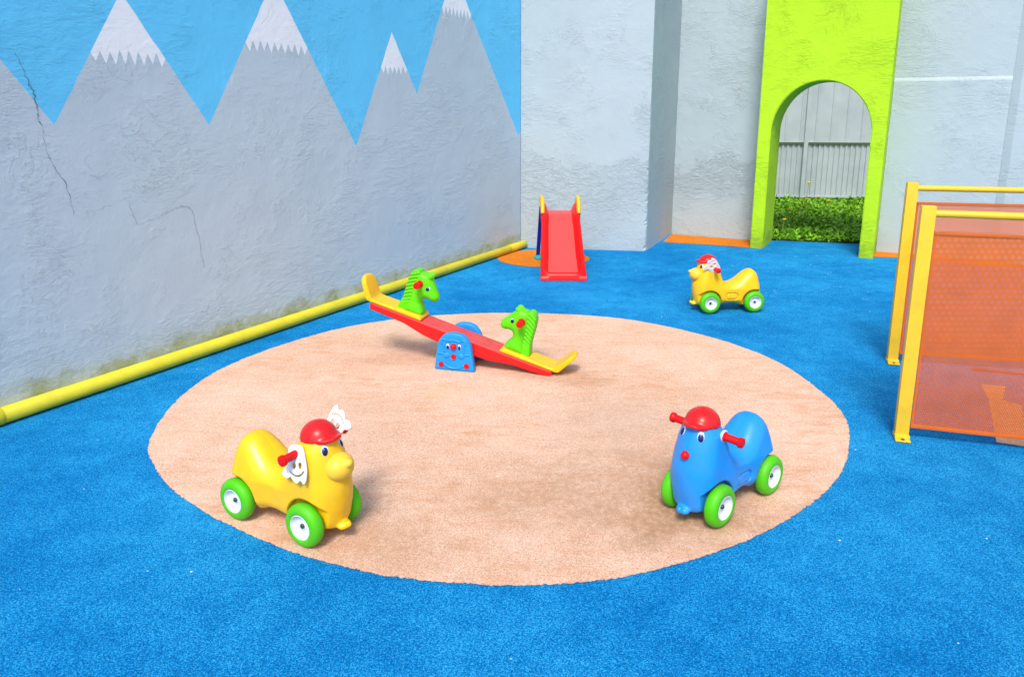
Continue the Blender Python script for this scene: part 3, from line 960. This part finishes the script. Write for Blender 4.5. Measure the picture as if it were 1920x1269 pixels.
# ------------------------------------------------------------------ seesaw
sa = R(-14); sn = Vector((-math.sin(sa), math.cos(sa))); sp0 = Vector((-.42, 4.52)) + sn * .145
sw = empty('seesaw', (sp0.x, sp0.y, .004), sa)
tag(sw, 'red plank seesaw with green horse heads and blue bear-faced base on the peach circle', 'seesaw')
base_prof = catmull([(-.137, .0), (-.139, .004), (-.122, .13), (-.110, .19), (-.075, .238), (-.03, .257), (.03, .257), (.075, .238), (.110, .19), (.122, .13), (.139, .004), (.137, .0), (.05, -.001), (-.05, -.001)], 5)
def base_panel(y0, y1, face):
    yc, hw = (y0 + y1) / 2, (y1 - y0) / 2
    def f(X, Y, Z):
        d2 = poly_sdf(X + 0 * Z, Z + 0 * X, base_prof)
        return rounded(d2, hw, np.abs(Y - yc), .012)
    o = sdf_obj('base_panel', f, (-.155, y0 - .012, -.012), (.155, y1 + .012, .272), .005, M['base_blue'], sw, 1)
    if not face: return o
    yf = y0
    def rel(bm, pts, rad=.0075, closed=False): tube(bm, [(p[0], yf + .0012, p[1]) for p in pts], rad, 8, closed)
    arc = lambda cx, cz, rx, rz, a, b, n=18: [(cx + rx * math.cos(R(a + (b - a) * i / n)), cz + rz * math.sin(R(a + (b - a) * i / n))) for i in range(n + 1)]
    bm = bmesh.new()
    rel(bm, arc(0, .150, .072, .062, 48, 132)); rel(bm, arc(0, .150, .073, .062, 150, 205)); rel(bm, arc(0, .150, .073, .062, -25, 30))
    rel(bm, arc(-.066, .196, .020, .019, 35, 230)); rel(bm, arc(.066, .196, .020, .019, -50, 145))
    rel(bm, arc(0, .098, .092, .080, 220, 320)); rel(bm, arc(-.092, .088, .05, .03, 40, 110)); rel(bm, arc(.092, .088, .05, .03, 70, 140))
    rel(bm, [(-.042, .078), (-.015, .072), (0, .078), (.015, .072), (.042, .078), (.016, .046), (-.016, .046)], .003, True)
    bobj('face_relief', bm, M['base_blue'], o)
    for x in (-.052, .052):
        bm = bmesh.new(); bmesh.ops.create_uvsphere(bm, u_segments=20, v_segments=12, radius=1, matrix=Matrix.Translation((x, yf + .001, .105)) @ Matrix.Diagonal((.024, .009, .019, 1))); bobj('cheek', bm, M['base_blue'], o)
    for x, z, rr in ((0, .102, .0175), (-.088, .043, .0175), (.088, .043, .0175)):
        ax = Matrix.Translation((x, yf - .003, z)) @ Matrix.Rotation(R(90), 4, 'X')
        bm = bmesh.new(); lathe(bm, [(rr, 0), (rr, .0065), (rr * .86, .0075), (rr * .80, .0045), (rr * .3, .004), (0, .004)], ax, 24, cap=False); bobj('red_button', bm, M['red'], o, angle=40)
    bm = bmesh.new(); bmesh.ops.create_uvsphere(bm, u_segments=24, v_segments=16, radius=.021, matrix=Matrix.Translation((0, yf - .006, .171))); bobj('nose', bm, M['red'], o)
    for x in (-.040, .040):
        eye('eye', o, (x, yf - .001, .168), (0, -1, 0), (0, 0, 1), .0115, .021)
    return o
base_panel(-.145, -.097, True); base_panel(.097, .145, False)
bm = bmesh.new(); box(bm, -.085, .085, -.097, .097, .012, .10, .010); bobj('base_bridge', bm, M['red'], sw, angle=40)
bm = bmesh.new(); lathe(bm, [(.014, -.10), (.014, .10)], Matrix.Translation((.02, 0, .19)) @ Matrix.Rotation(R(90), 4, 'X'), 16); bobj('pivot_rod', bm, M['steel'], sw)
TL = Matrix.Translation((.02, 0, .2225)) @ Matrix.Rotation(R(17), 4, 'Y')
plank_prof = [(-.655, -.002), (.655, -.002), (.662, -.010), (.655, -.048), (.40, -.056), (.24, -.088), (.10, -.098), (-.10, -.098), (-.24, -.088), (-.40, -.056), (-.655, -.048), (-.662, -.010)]
def plank_f(X, Y, Z):
    d2 = poly_sdf(X + 0 * Z, Z + 0 * X, plank_prof)
    # shallow flutes run along the top
    fl = .0010 * (1 + np.cos(Y / .0125 * math.pi * .5)) * (np.abs(Y) < .068) * np.clip((Z + .02) / .02, 0, 1)
    return rounded(d2, .088, np.abs(Y), .008) + fl
def aniso(name, f, lo, hi, h, m, parent, mt, sx=1.0, relax=1):
    g = lambda X, Y, Z: f(X * sx, Y, Z)
    v, q = surface_nets(g, (lo[0] / sx, lo[1], lo[2]), (hi[0] / sx, hi[1], hi[2]), h)
    v[:, 0] *= sx
    bm = bmesh.new(); vs = [bm.verts.new(p) for p in v]
    for fa in q:
        try: bm.faces.new([vs[i] for i in fa])
        except ValueError: pass
    for _ in range(relax): bmesh.ops.smooth_vert(bm, verts=bm.verts, factor=.5, use_axis_x=True, use_axis_y=True, use_axis_z=True)
    bmesh.ops.transform(bm, verts=bm.verts, matrix=mt)
    return bobj(name, bm, m, parent)
M['plank'] = plastic('plank_plastic', (0.64, 0.012, 0.012, 1), 0.33, scuff=0.6)
M['plank_top_sheen'] = plastic('scuffed_sheen_plank_plastic', (0.66, 0.060, 0.050, 1), 0.34, var=.2, scuff=0.35)  # scuffed up-facing side, paler because sky reflection is mixed into its colour
pk = aniso('plank', plank_f, (-.69, -.10, -.115), (.69, .10, .014), .0040, [M['plank'], M['plank_top_sheen']], sw, TL, 3.0)
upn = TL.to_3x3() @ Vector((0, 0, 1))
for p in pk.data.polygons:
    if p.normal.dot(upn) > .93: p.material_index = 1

seat_prof = catmull([(.285, .003), (.300, .026), (.33, .0285), (.50, .024), (.640, .022), (.665, .032), (.690, .066), (.726, .120), (.750, .150), (.770, .158), (.778, .142), (.764, .116), (.733, .066), (.712, .030), (.695, .006), (.66, .0005), (.50, .0005), (.33, .0005)], 4)
def seat_f(X, Y, Z):
    d2 = poly_sdf(X + 0 * Z, Z + 0 * X, seat_prof)
    t = np.clip((Z - .10) / .10, 0, 1)
    w = .084 - .0 * t
    d = rounded(d2, w, np.abs(Y), .006)
    # rounded top of the back rest, seen from the front
    u = (X - .655) * .5 + (Z - .02) * .85
    top = np.hypot(np.maximum(np.abs(Y) - .010, 0), np.maximum(u - .095, 0)) - .074
    return smax(d, np.where(u > .095, top, -1.0), .006)
head_prof = catmull([(.302, .022), (.300, .045), (.318, .080), (.332, .110), (.326, .138), (.300, .146), (.266, .136), (.240, .141), (.228, .160), (.228, .184), (.248, .214), (.280, .256), (.312, .292), (.335, .304), (.365, .310), (.392, .304), (.408, .275), (.414, .235), (.420, .150), (.424, .090), (.440, .022), (.436, .018), (.31, .018)], 4)
mane_prof = catmull([(.385, .300), (.400, .318), (.428, .312), (.452, .282), (.462, .200), (.466, .100), (.482, .030), (.476, .020), (.420, .020), (.408, .100), (.402, .190), (.396, .250), (.385, .280)], 4)
ear_c = (.322, .302)
def head_f(X, Y, Z):
    d2 = poly_sdf(X + 0 * Z, Z + 0 * X, head_prof)
    nose = np.clip((.33 - X) / .10, 0, 1) * np.clip((Z - .11) / .03, 0, 1)
    w = .056 - .018 * nose + .010 * np.clip((.10 - Z) / .08, 0, 1)
    d = rounded(d2, w, np.abs(Y), np.minimum(.040, w - .003))
    for sg in (-1, 1):
        e = np.sqrt(((X - ear_c[0]) / 1.1) ** 2 + ((Y - sg * .026) / .8) ** 2 + ((Z - ear_c[1]) / .9) ** 2) - .022
        d = smin(d, e, .012)
    nostril = np.sqrt((X - .238) ** 2 + (np.abs(Y) - .030) ** 2 + (Z - .186) ** 2) - .006
    d = smax(d, -nostril, .005)
    mouth = np.maximum(np.hypot(X - .232, (Z - .150) * 2.4) - .016, .020 - np.abs(Y)) 
    return smax(d, -(mouth + .006), .004)
def mane_f(X, Y, Z):
    d2 = poly_sdf(X + 0 * Z, Z + 0 * X, mane_prof)
    ph = (Z * 1.0 + X * .55 - np.abs(Y) * .3) / .026
    rid = (.5 + .5 * np.cos(2 * math.pi * ph)) * np.clip((Z - .075) / .03, 0, 1)
    w = .050 - .008 * rid
    return rounded(d2 + .004 * rid * np.clip((X - .43) / .02, 0, 1), w, np.abs(Y), .012)
for sg in (1, -1):
    mt = TL @ (Matrix() if sg == 1 else Matrix.Rotation(math.pi, 4, 'Z'))
    sdf_obj('seat', seat_f, (.27, -.10, -.012), (.825, .10, .22), .0055, M['seat_yellow'], sw, 1, mt)
    hd = sdf_obj('horse_head', head_f, (.21, -.085, .010), (.495, .085, .340), .0045, M['green'], sw, 1, mt)
    sdf_obj('mane', mane_f, (.37, -.055, .012), (.495, .055, .330), .0036, M['green'], hd, 0, mt)
    for s2 in (1, -1):
        eye('eye', hd, (.306, s2 * .0500, .224), (-.12, s2 * 1.0, .10), (0, 0, 1), .0160, .0200, mt)
        bm = bmesh.new()
        lathe(bm, [(.023, 0), (.0255, .004), (.0235, .014), (.0145, .021), (.0135, .046), (.021, .052), (.0245, .064), (.020, .077), (0, .081)], mt @ Matrix.Translation((.366, s2 * .050, .238)) @ Matrix.Rotation(R(-90) * s2, 4, 'X'), 24)
        bobj('handle', bm, M['red'], hd, angle=50)

# ------------------------------------------------------------------ slide
sl = empty('slide', (.470, 7.10, .0), R(-0.4))
tag(sl, 'red plastic slide with yellow hand loops and blue ladder on the orange circle', 'slide')
path = catmull([(0.0, .030), (.045, .040), (.09, .055), (.20, .105), (.35, .215), (.55, .370), (.75, .515), (.84, .562), (.92, .575), (1.02, .578)], 8, closed=False)
seg = np.r_[0, np.cumsum(np.linalg.norm(np.diff(path, axis=0), axis=1))]
LEN = seg[-1]
NU, NV = 72, 110
v, f, mi = [], [], []
cols = NU + 1 + 4
for j in range(NV + 1):
    t = (j / NV) ** 1.0 * LEN
    y = float(np.interp(t, seg, path[:, 0])); z = float(np.interp(t, seg, path[:, 1]))
    tn = np.array([np.interp(min(t + .01, LEN), seg, path[:, 0]) - np.interp(max(t - .01, 0), seg, path[:, 0]), np.interp(min(t + .01, LEN), seg, path[:, 1]) - np.interp(max(t - .01, 0), seg, path[:, 1])]); tn /= np.linalg.norm(tn)
    nn = np.array([-tn[1], tn[0]])
    hw = .232 - .030 * min(1, t / (LEN * .9))
    row = []
    for i in range(NU + 1):
        u = -1 + 2 * i / NU
        u = math.copysign(abs(u) ** .75, u)
        x = u * hw
        de = hw - abs(x); df = t
        # rounded inner corner at the foot
        d = de if df > .09 else min(de, df)
        if de < .12 and df < .12: d = .12 - math.hypot(.12 - de, .12 - df)
        rim = .078
        k = max(0.0, min(1.0, (rim - d) / .042)); k = k * k * (3 - 2 * k)
        lipf = min(1.0, .45 + .55 * min(1, t / .16))
        hgt = .080 * k * lipf
        ed = max(0.0, min(1.0, (.020 - max(d, 0)) / .020)); hgt -= .018 * ed ** 2
        row.append((x, y + nn[0] * hgt, z + nn[1] * hgt))
    # outer skirts
    drop = .055 if t < .2 else .075
    def sk(p, dx, s): return (p[0] + dx, y + nn[0] * (-s), max(.006, z + nn[1] * (-s)))
    row = [sk(row[0], .012, drop), sk(row[0], -.004, drop * .9)] + row + [sk(row[-1], .004, drop * .9), sk(row[-1], -.012, drop)]
    v += row
W_ = NU + 5
for j in range(NV):
    for i in range(W_ - 1):
        f.append((j * W_ + i, j * W_ + i + 1, (j + 1) * W_ + i + 1, (j + 1) * W_ + i))
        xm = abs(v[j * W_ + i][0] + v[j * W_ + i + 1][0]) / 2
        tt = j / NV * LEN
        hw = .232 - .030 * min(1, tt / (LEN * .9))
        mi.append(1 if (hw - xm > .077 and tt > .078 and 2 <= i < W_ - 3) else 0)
# front skirt
b0 = len(v)
for i in range(W_):
    p = v[i]; v.append((p[0], p[1] - .008, .006))
for i in range(W_ - 1): f.append((b0 + i, b0 + i + 1, i + 1, i)); mi.append(0)
ch = obj('chute', v, f, [M['red'], M['worn_sheen_red']], sl, mi=mi)
# raised shoulders of the platform and the yellow loops
for sg in (-1, 1):
    sh = catmull([(.70, .515), (.78, .585), (.86, .640), (.93, .665), (.985, .680), (1.03, .665), (1.045, .60), (1.03, .52), (.90, .50), (.78, .46)], 4)
    def shf(X, Y, Z, sh=sh):
        return rounded(poly_sdf(Y + 0 * Z, Z + 0 * Y, sh) + 0 * X, .020, np.abs(X - sg * .195), .012)
    sdf_obj('side_panel', shf, (sg * .200 - .035, .67, .43), (sg * .200 + .035, 1.07, .74), .006, M['red'], sl, 1)
    bm = bmesh.new()
    loop = catmull([(.735, .580), (.770, .650), (.83, .705), (.92, .728), (1.00, .720), (1.045, .690), (1.045, .640)], 6, closed=False)
    tube(bm, [(sg * .199 + (p[0] - .8) * .02 * sg, p[0], p[1]) for p in loop], .023, 14, ry=.034)
    bobj('hand_loop', bm, M['seat_yellow'], sl)
    # ladder side rail
    def rail_poly(): return [(.93, .62), (1.06, .62), (1.10, .52), (1.115, .40), (1.16, .10), (1.175, .03), (1.10, .03), (1.07, .12), (1.03, .36), (1.00, .42), (.95, .50)]
    rp_ = catmull(rail_poly(), 4)
    def rf(X, Y, Z):
        return rounded(poly_sdf(Y + 0 * Z, Z + 0 * Y, rp_) + 0 * X, .022, np.abs(X - sg * (.206 + (.62 - Z) * .055)), .012)
    sdf_obj('ladder_rail', rf, (min(sg * .18, sg * .30), .90, .01), (max(sg * .18, sg * .30), 1.2, .66), .007, M['navy'], sl, 1)
    def ft(X, Y, Z): return np.sqrt(((X - sg * .236) / 1.15) ** 2 + ((Y - 1.125) / 2.2) ** 2 + ((Z - .012) / .9) ** 2) - .044
    sdf_obj('foot_block', lambda X, Y, Z: np.maximum(ft(X, Y, Z), .004 - Z), (sg * .236 - .08, 1.01, -.004), (sg * .236 + .08, 1.24, .07), .006, M['teal'], sl, 1)
for k, (yy, zz) in enumerate(((1.10, .16), (1.07, .33), (1.04, .49))):
    bm = bmesh.new(); box(bm, -.195, .195, yy - .04, yy + .04, zz - .015, zz + .015, .008); bobj('step', bm, M['navy'], sl, angle=40)

# ------------------------------------------------------------------ perforated barriers
def barrier(loc, rz, label, length=1.55):
    root = empty('mesh_barrier', (loc[0], loc[1], .0), rz)
    tag(root, label, 'barrier', 'orange mesh barriers with yellow posts')
    for x in (.0, length):
        bm = bmesh.new(); box(bm, x - .033, x + .033, -.022, .022, .012, 1.235, .004); p = bobj('post', bm, M['post'], root, angle=40)
        bm = bmesh.new(); box(bm, x - .036, x + .036, -.040, .024, .004, .030, .006); box(bm, x - .036, x + .036, -.065, -.040, .004, .012, .002); bobj('post_foot', bm, M['post'], p, angle=40)
        bm = bmesh.new(); lathe(bm, [(.009, .012), (.009, .017), (.004, .019), (0, .019)], Matrix.Translation((x, -.052, 0)), 12); bobj('bolt', bm, M['steel'], p)
    bm = bmesh.new(); lathe(bm, [(.0185, .033), (.0185, length - .033)], Matrix.Translation((0, 0, 1.197)) @ RX, 20); bobj('top_rail', bm, M['post'], root, angle=50)
    # perforated sheet: hexagonal cells, each an opening inside a ring
    x0, x1, z0, z1 = .040, length - .040, .065, 1.105
    p = .0108; rr = p / math.sqrt(3); hole = rr * .535
    nx = int((x1 - x0 - .02) / p); nz = int((z1 - z0 - .02) / (p * math.sqrt(3) / 2))
    k6 = np.arange(6) * math.pi / 3 + math.pi / 6
    co, si = np.cos(k6), np.sin(k6)
    I, J = np.meshgrid(np.arange(nx), np.arange(nz), indexing='ij')
    cx = (x0 + .012 + p * (I + .5 * (J % 2) + .5)).ravel(); cz = (z0 + .012 + p * math.sqrt(3) / 2 * (J + .5)).ravel()
    n = len(cx)
    out = np.stack([cx[:, None] + rr * co, np.zeros((n, 6)), cz[:, None] + rr * si], 2)
    inn = np.stack([cx[:, None] + hole * co, np.zeros((n, 6)), cz[:, None] + hole * si], 2)
    V = np.concatenate([out, inn], 1).reshape(-1, 3)
    q = np.array([[k, (k + 1) % 6, 6 + (k + 1) % 6, 6 + k] for k in range(6)])
    F = (np.arange(n)[:, None, None] * 12 + q[None]).reshape(-1, 4)
    me = bpy.data.meshes.new('perforated_sheet')
    me.vertices.add(len(V)); me.vertices.foreach_set('co', V.ravel())
    me.loops.add(F.size); me.loops.foreach_set('vertex_index', F.ravel().astype(np.int32))
    me.polygons.add(len(F)); me.polygons.foreach_set('loop_start', np.arange(0, F.size, 4, dtype=np.int32))
    me.update(calc_edges=True); me.validate()
    me.materials.append(M['orange_metal'])
    o = bpy.data.objects.new('perforated_sheet', me); COL.objects.link(o); o.parent = root
    bm = bmesh.new(); t_ = .007
    zt = z0 + .012 + p * math.sqrt(3) / 2 * nz; xt = x0 + .012 + p * (nx + .5)
    box(bm, x0, xt + .012, -t_, t_, zt - .004, zt + .012, .002); box(bm, x0, xt + .012, -t_, t_, z0, z0 + .017, .002)
    box(bm, x0, x0 + .014, -.0025, .0025, z0 + .017, zt - .004); box(bm, xt, xt + .012, -.0025, .0025, z0 + .017, zt - .004)
    bobj('sheet_frame', bm, M['orange_metal'], root, smooth=False)
    return root
PA = R(-16)
barrier((2.030, 3.535), PA, 'nearer orange perforated metal barrier with yellow post, nearest the camera at right edge')
barrier((2.575, 4.70), R(-12), 'farther orange perforated metal barrier, partly hidden behind the nearer one')
bm = bmesh.new(); box(bm, 0, .9, -.008, .008, .004, .018, .002)
o = bobj('floor_bar', bm, M['dark_red_metal'], None, smooth=False); o.location = (3.03, 4.54, 0); o.rotation_euler.z = R(-20)
tag(o, 'thin dark red bar on the blue carpet, seen through the orange mesh', 'bar')

# ------------------------------------------------------------------ camera, light
cam = bpy.data.cameras.new('camera'); co_ = bpy.data.objects.new('camera', cam); COL.objects.link(co_)
co_.location = (0, 0, 1.7); co_.rotation_euler = (R(90 - 12.33), 0, 0)
cam.sensor_fit = 'HORIZONTAL'; cam.sensor_width = 36.0; cam.lens = 1350 / 1920 * 36
cam.shift_x = (960 - 970) / 1920; cam.shift_y = -(634.5 - 500) / 1920
cam.clip_start = .05; cam.clip_end = 600
scene.camera = co_

w = bpy.data.worlds.new('World'); scene.world = w; w.use_nodes = True
nt = w.node_tree; bg = nt.nodes['Background']
sky = nt.nodes.new('ShaderNodeTexSky'); sky.sky_type = 'NISHITA'; sky.sun_disc = False
to_sun = Vector((-.14, -.72, .90)).normalized()
el = math.asin(to_sun.z); az = math.atan2(to_sun.x, to_sun.y)
sky.sun_elevation = el; sky.sun_rotation = az % (2 * math.pi)
sky.air_density = 1.0; sky.dust_density = 3.0; sky.ozone_density = 1.0
nt.links.new(sky.outputs[0], bg.inputs['Color']); bg.inputs['Strength'].default_value = 0.10
sun = bpy.data.lights.new('sun', 'SUN'); sun.energy = 1.5; sun.angle = R(15); sun.color = (1.0, .97, .92)
so = bpy.data.objects.new('sun', sun); COL.objects.link(so)
so.rotation_euler = to_sun.to_track_quat('Z', 'Y').to_euler()
scene.view_settings.view_transform = 'Standard'; scene.view_settings.look = 'None'
scene.view_settings.exposure = 1.08; scene.view_settings.gamma = 1.0
scene.view_settings.use_curve_mapping = False
scene.cycles.max_bounces = 6
